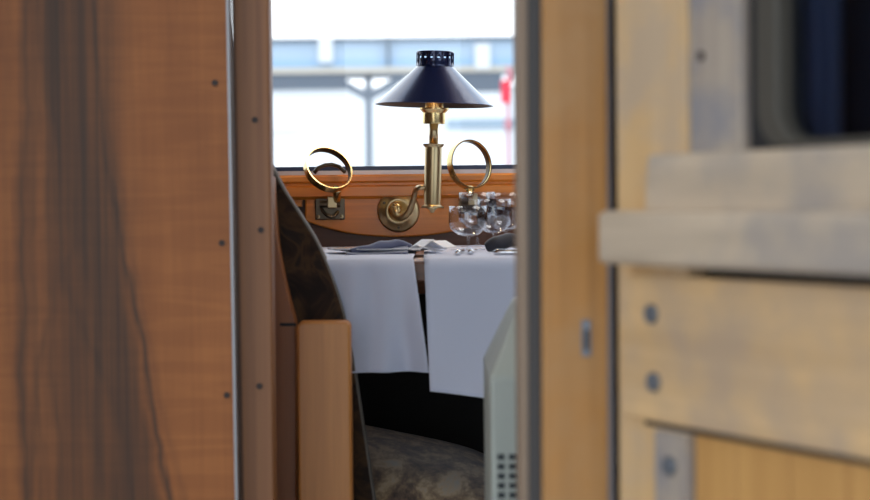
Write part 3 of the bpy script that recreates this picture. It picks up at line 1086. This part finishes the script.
def knife(label, a, b, kind='knife'):
    a, b = Vector(a), Vector(b)
    d = (b - a).normalized()
    s = Vector((-d.y, d.x, 0))
    t = thing('table_' + kind, label, kind, a, 'cutlery on the table')
    L = (b - a).length
    obj('handle', tube([a + d * L * k_ for k_ in (0, .02, .2, .42, .5)], [.003, .0052, .0045, .0036, .0034], 10), M_CHROME, t, smooth=True)
    if kind == 'knife':
        bm = bmesh.new()
        pts = [(.5, -.004), (.55, -.0085), (.9, -.0095), (.97, -.006), (1, .003), (.5, .004)]
        lo_ = [bm.verts.new(a + d * L * u_ + s * w_ + Vector((0, 0, -.0009))) for u_, w_ in pts]
        hi_ = [bm.verts.new(a + d * L * u_ + s * w_ + Vector((0, 0, .0009))) for u_, w_ in pts]
        bm.faces.new(lo_[::-1])
        bm.faces.new(hi_)
        for k_ in range(len(pts)):
            j = (k_ + 1) % len(pts)
            bm.faces.new((lo_[k_], lo_[j], hi_[j], hi_[k_]))
        obj('blade', bm, M_CHROME, t)
    else:
        hd = tube([a + d * L * .5, a + d * L * .62, a + d * L * .72, a + d * L * .78], [.0034, .006, .010, .009], 10, flat=1)
        for v_ in hd.verts:
            v_.co.z = a.z + (v_.co.z - a.z) * .2
        obj('fork_head', hd, M_CHROME, t, smooth=True)
        for k_ in (-.0075, -.0025, .0025, .0075):
            obj('tine', tube([a + d * L * .77 + s * k_, a + d * L * .9 + s * k_, a + d * L + s * k_ * .9], .0011, 6), M_CHROME, t, smooth=True)


zk = TZ + .0065
knife('steel table knife lying in front of the wine glasses, near the cloth gap', (.035, 3.05, zk), (.040, 3.25, zk), 'knife')
knife('steel table fork lying between the plates behind the knife', (.055, 3.10, zk), (.062, 3.28, zk), 'fork')
knife('steel table knife lying before the plate under the black napkin', (.09, 3.06, zk), (.26, 3.035, zk), 'knife')

# =================================================================== OUTSIDE, BEYOND THE WINDOW
YB = 40.0
tag(obj('ground_outside', bx(-60, 60, YW + 1, 90, -1.5, -1.0), mat('pale_ballast', (.55, .55, .54), .9)), kind=ST)
can = thing('platform_canopy', 'grey steel station canopy with blue sheet roof, braced post and white rooflight', 'canopy', (P(368, 100, YB).x, YB, -1.0))
W0, W1 = -500, 1400
bq = lambda x0, y0, x1, y1, Y, dep, bm=None: prism(ppx([(x0, y0), (x1, y0), (x1, y1), (x0, y1)], Y), Y, Y + dep, bm)
fix = lambda y: y      # heights are read off at mid frame
zA = lambda y: P(400, y, YB).z
xA = lambda x: P(x, 60, YB).x
obj('roof_edge', bx(xA(W0), xA(W1), YB - .1, YB + 3.5, zA(41), zA(37.5)), M_STEEL, can)
obj('roof_sheet', bx(xA(W0), xA(W1), YB, YB + 3.4, zA(59), zA(41)), M_ROOF, can)
obj('roof_sheet', bx(xA(W0), xA(W1), YB - .02, YB + 3.4, zA(67), zA(59)), M_ROOFB, can)
obj('gutter', bx(xA(W0), xA(W1), YB - .12, YB + .2, zA(73), zA(67)), M_STEELL, can)
obj('beam', bx(xA(W0), xA(346), YB - .05, YB + .3, zA(88), zA(73)), M_STEEL, can)
obj('beam', bx(xA(346), xA(455), YB, YB + .3, zA(78), zA(73)), M_STEEL, can)
obj('beam', bx(xA(455), xA(502), YB - .05, YB + .3, zA(92), zA(73)), M_STEEL, can)
obj('post', bx(xA(364.5), xA(371.5), YB, YB + .18, -1.0, zA(74)), M_STEEL, can)
for s in (-1, 1):
    q0 = (368, 96)
    q1 = (368 + s * 32, 78)
    bm = prism(ppx([(q0[0] + s * 1, 101), (q0[0], 93), (q1[0] - s * 4, 76), (q1[0] + s * 6, 76), (q1[0] + s * 4, 81)][::s], YB - .02), YB - .02, YB + .14)
    obj('brace', bm, M_STEEL, can)
obj('rooflight', bx(xA(319), xA(333), YB - .16, YB + .4, zA(62), zA(37)), M_WHITEM, can)
obj('rooflight', bx(xA(475), xA(490), YB - .16, YB + .4, zA(70), zA(45)), M_WHITEM, can)
obj('roof_seam', bx(xA(387), xA(389.5), YB - .14, YB + .1, zA(67), zA(37)), M_STEEL, can)

bd = thing('station_building', 'long low white building with grey band and small windows beyond the tracks', 'building', (0, 58, -1.0))
zB = lambda y: P(400, y, 58).z
xB = lambda x: P(x, 60, 58).x
obj('wall', bx(-22, 22, 58, 66, -1.0, zB(89)), M_FACADE, bd)
obj('band', bx(xB(446), 22, 57.9, 58, zB(129), zB(120)), M_BAND, bd)
obj('band', bx(-22, xB(300), 57.9, 58, zB(129), zB(125)), M_FACADE, bd)
obj('roof_coping', bx(-22.2, 22.2, 57.8, 66.2, zB(89), zB(87)), M_WHITEM, bd)

YG = 34
sg = thing('station_signal', 'red signal head on slim post right of the lamp shade, beyond the window', 'signal', (P(508, 100, YG).x, YG, -1.0))
zS = lambda y: P(508, y, YG).z
xS = lambda x: P(x, 90, YG).x
obj('post', lathe([(0, -1.0), (.035, -1.0), (.035, zS(66)), (0, zS(66))], (xS(508.5), YG + .1, 0), 12), M_PINK, sg, smooth=True)
obj('signal_board', bx(xS(501), xS(511.5), YG, YG + .06, zS(103), zS(80)), M_RED, sg, bevel=.02)
obj('signal_board', bx(xS(507), xS(517), YG + .02, YG + .08, zS(82), zS(68)), M_PINK, sg, bevel=.02)
obj('signal_board', bx(xS(504), xS(513), YG, YG + .06, zS(130), zS(119)), M_PINK, sg, bevel=.02)
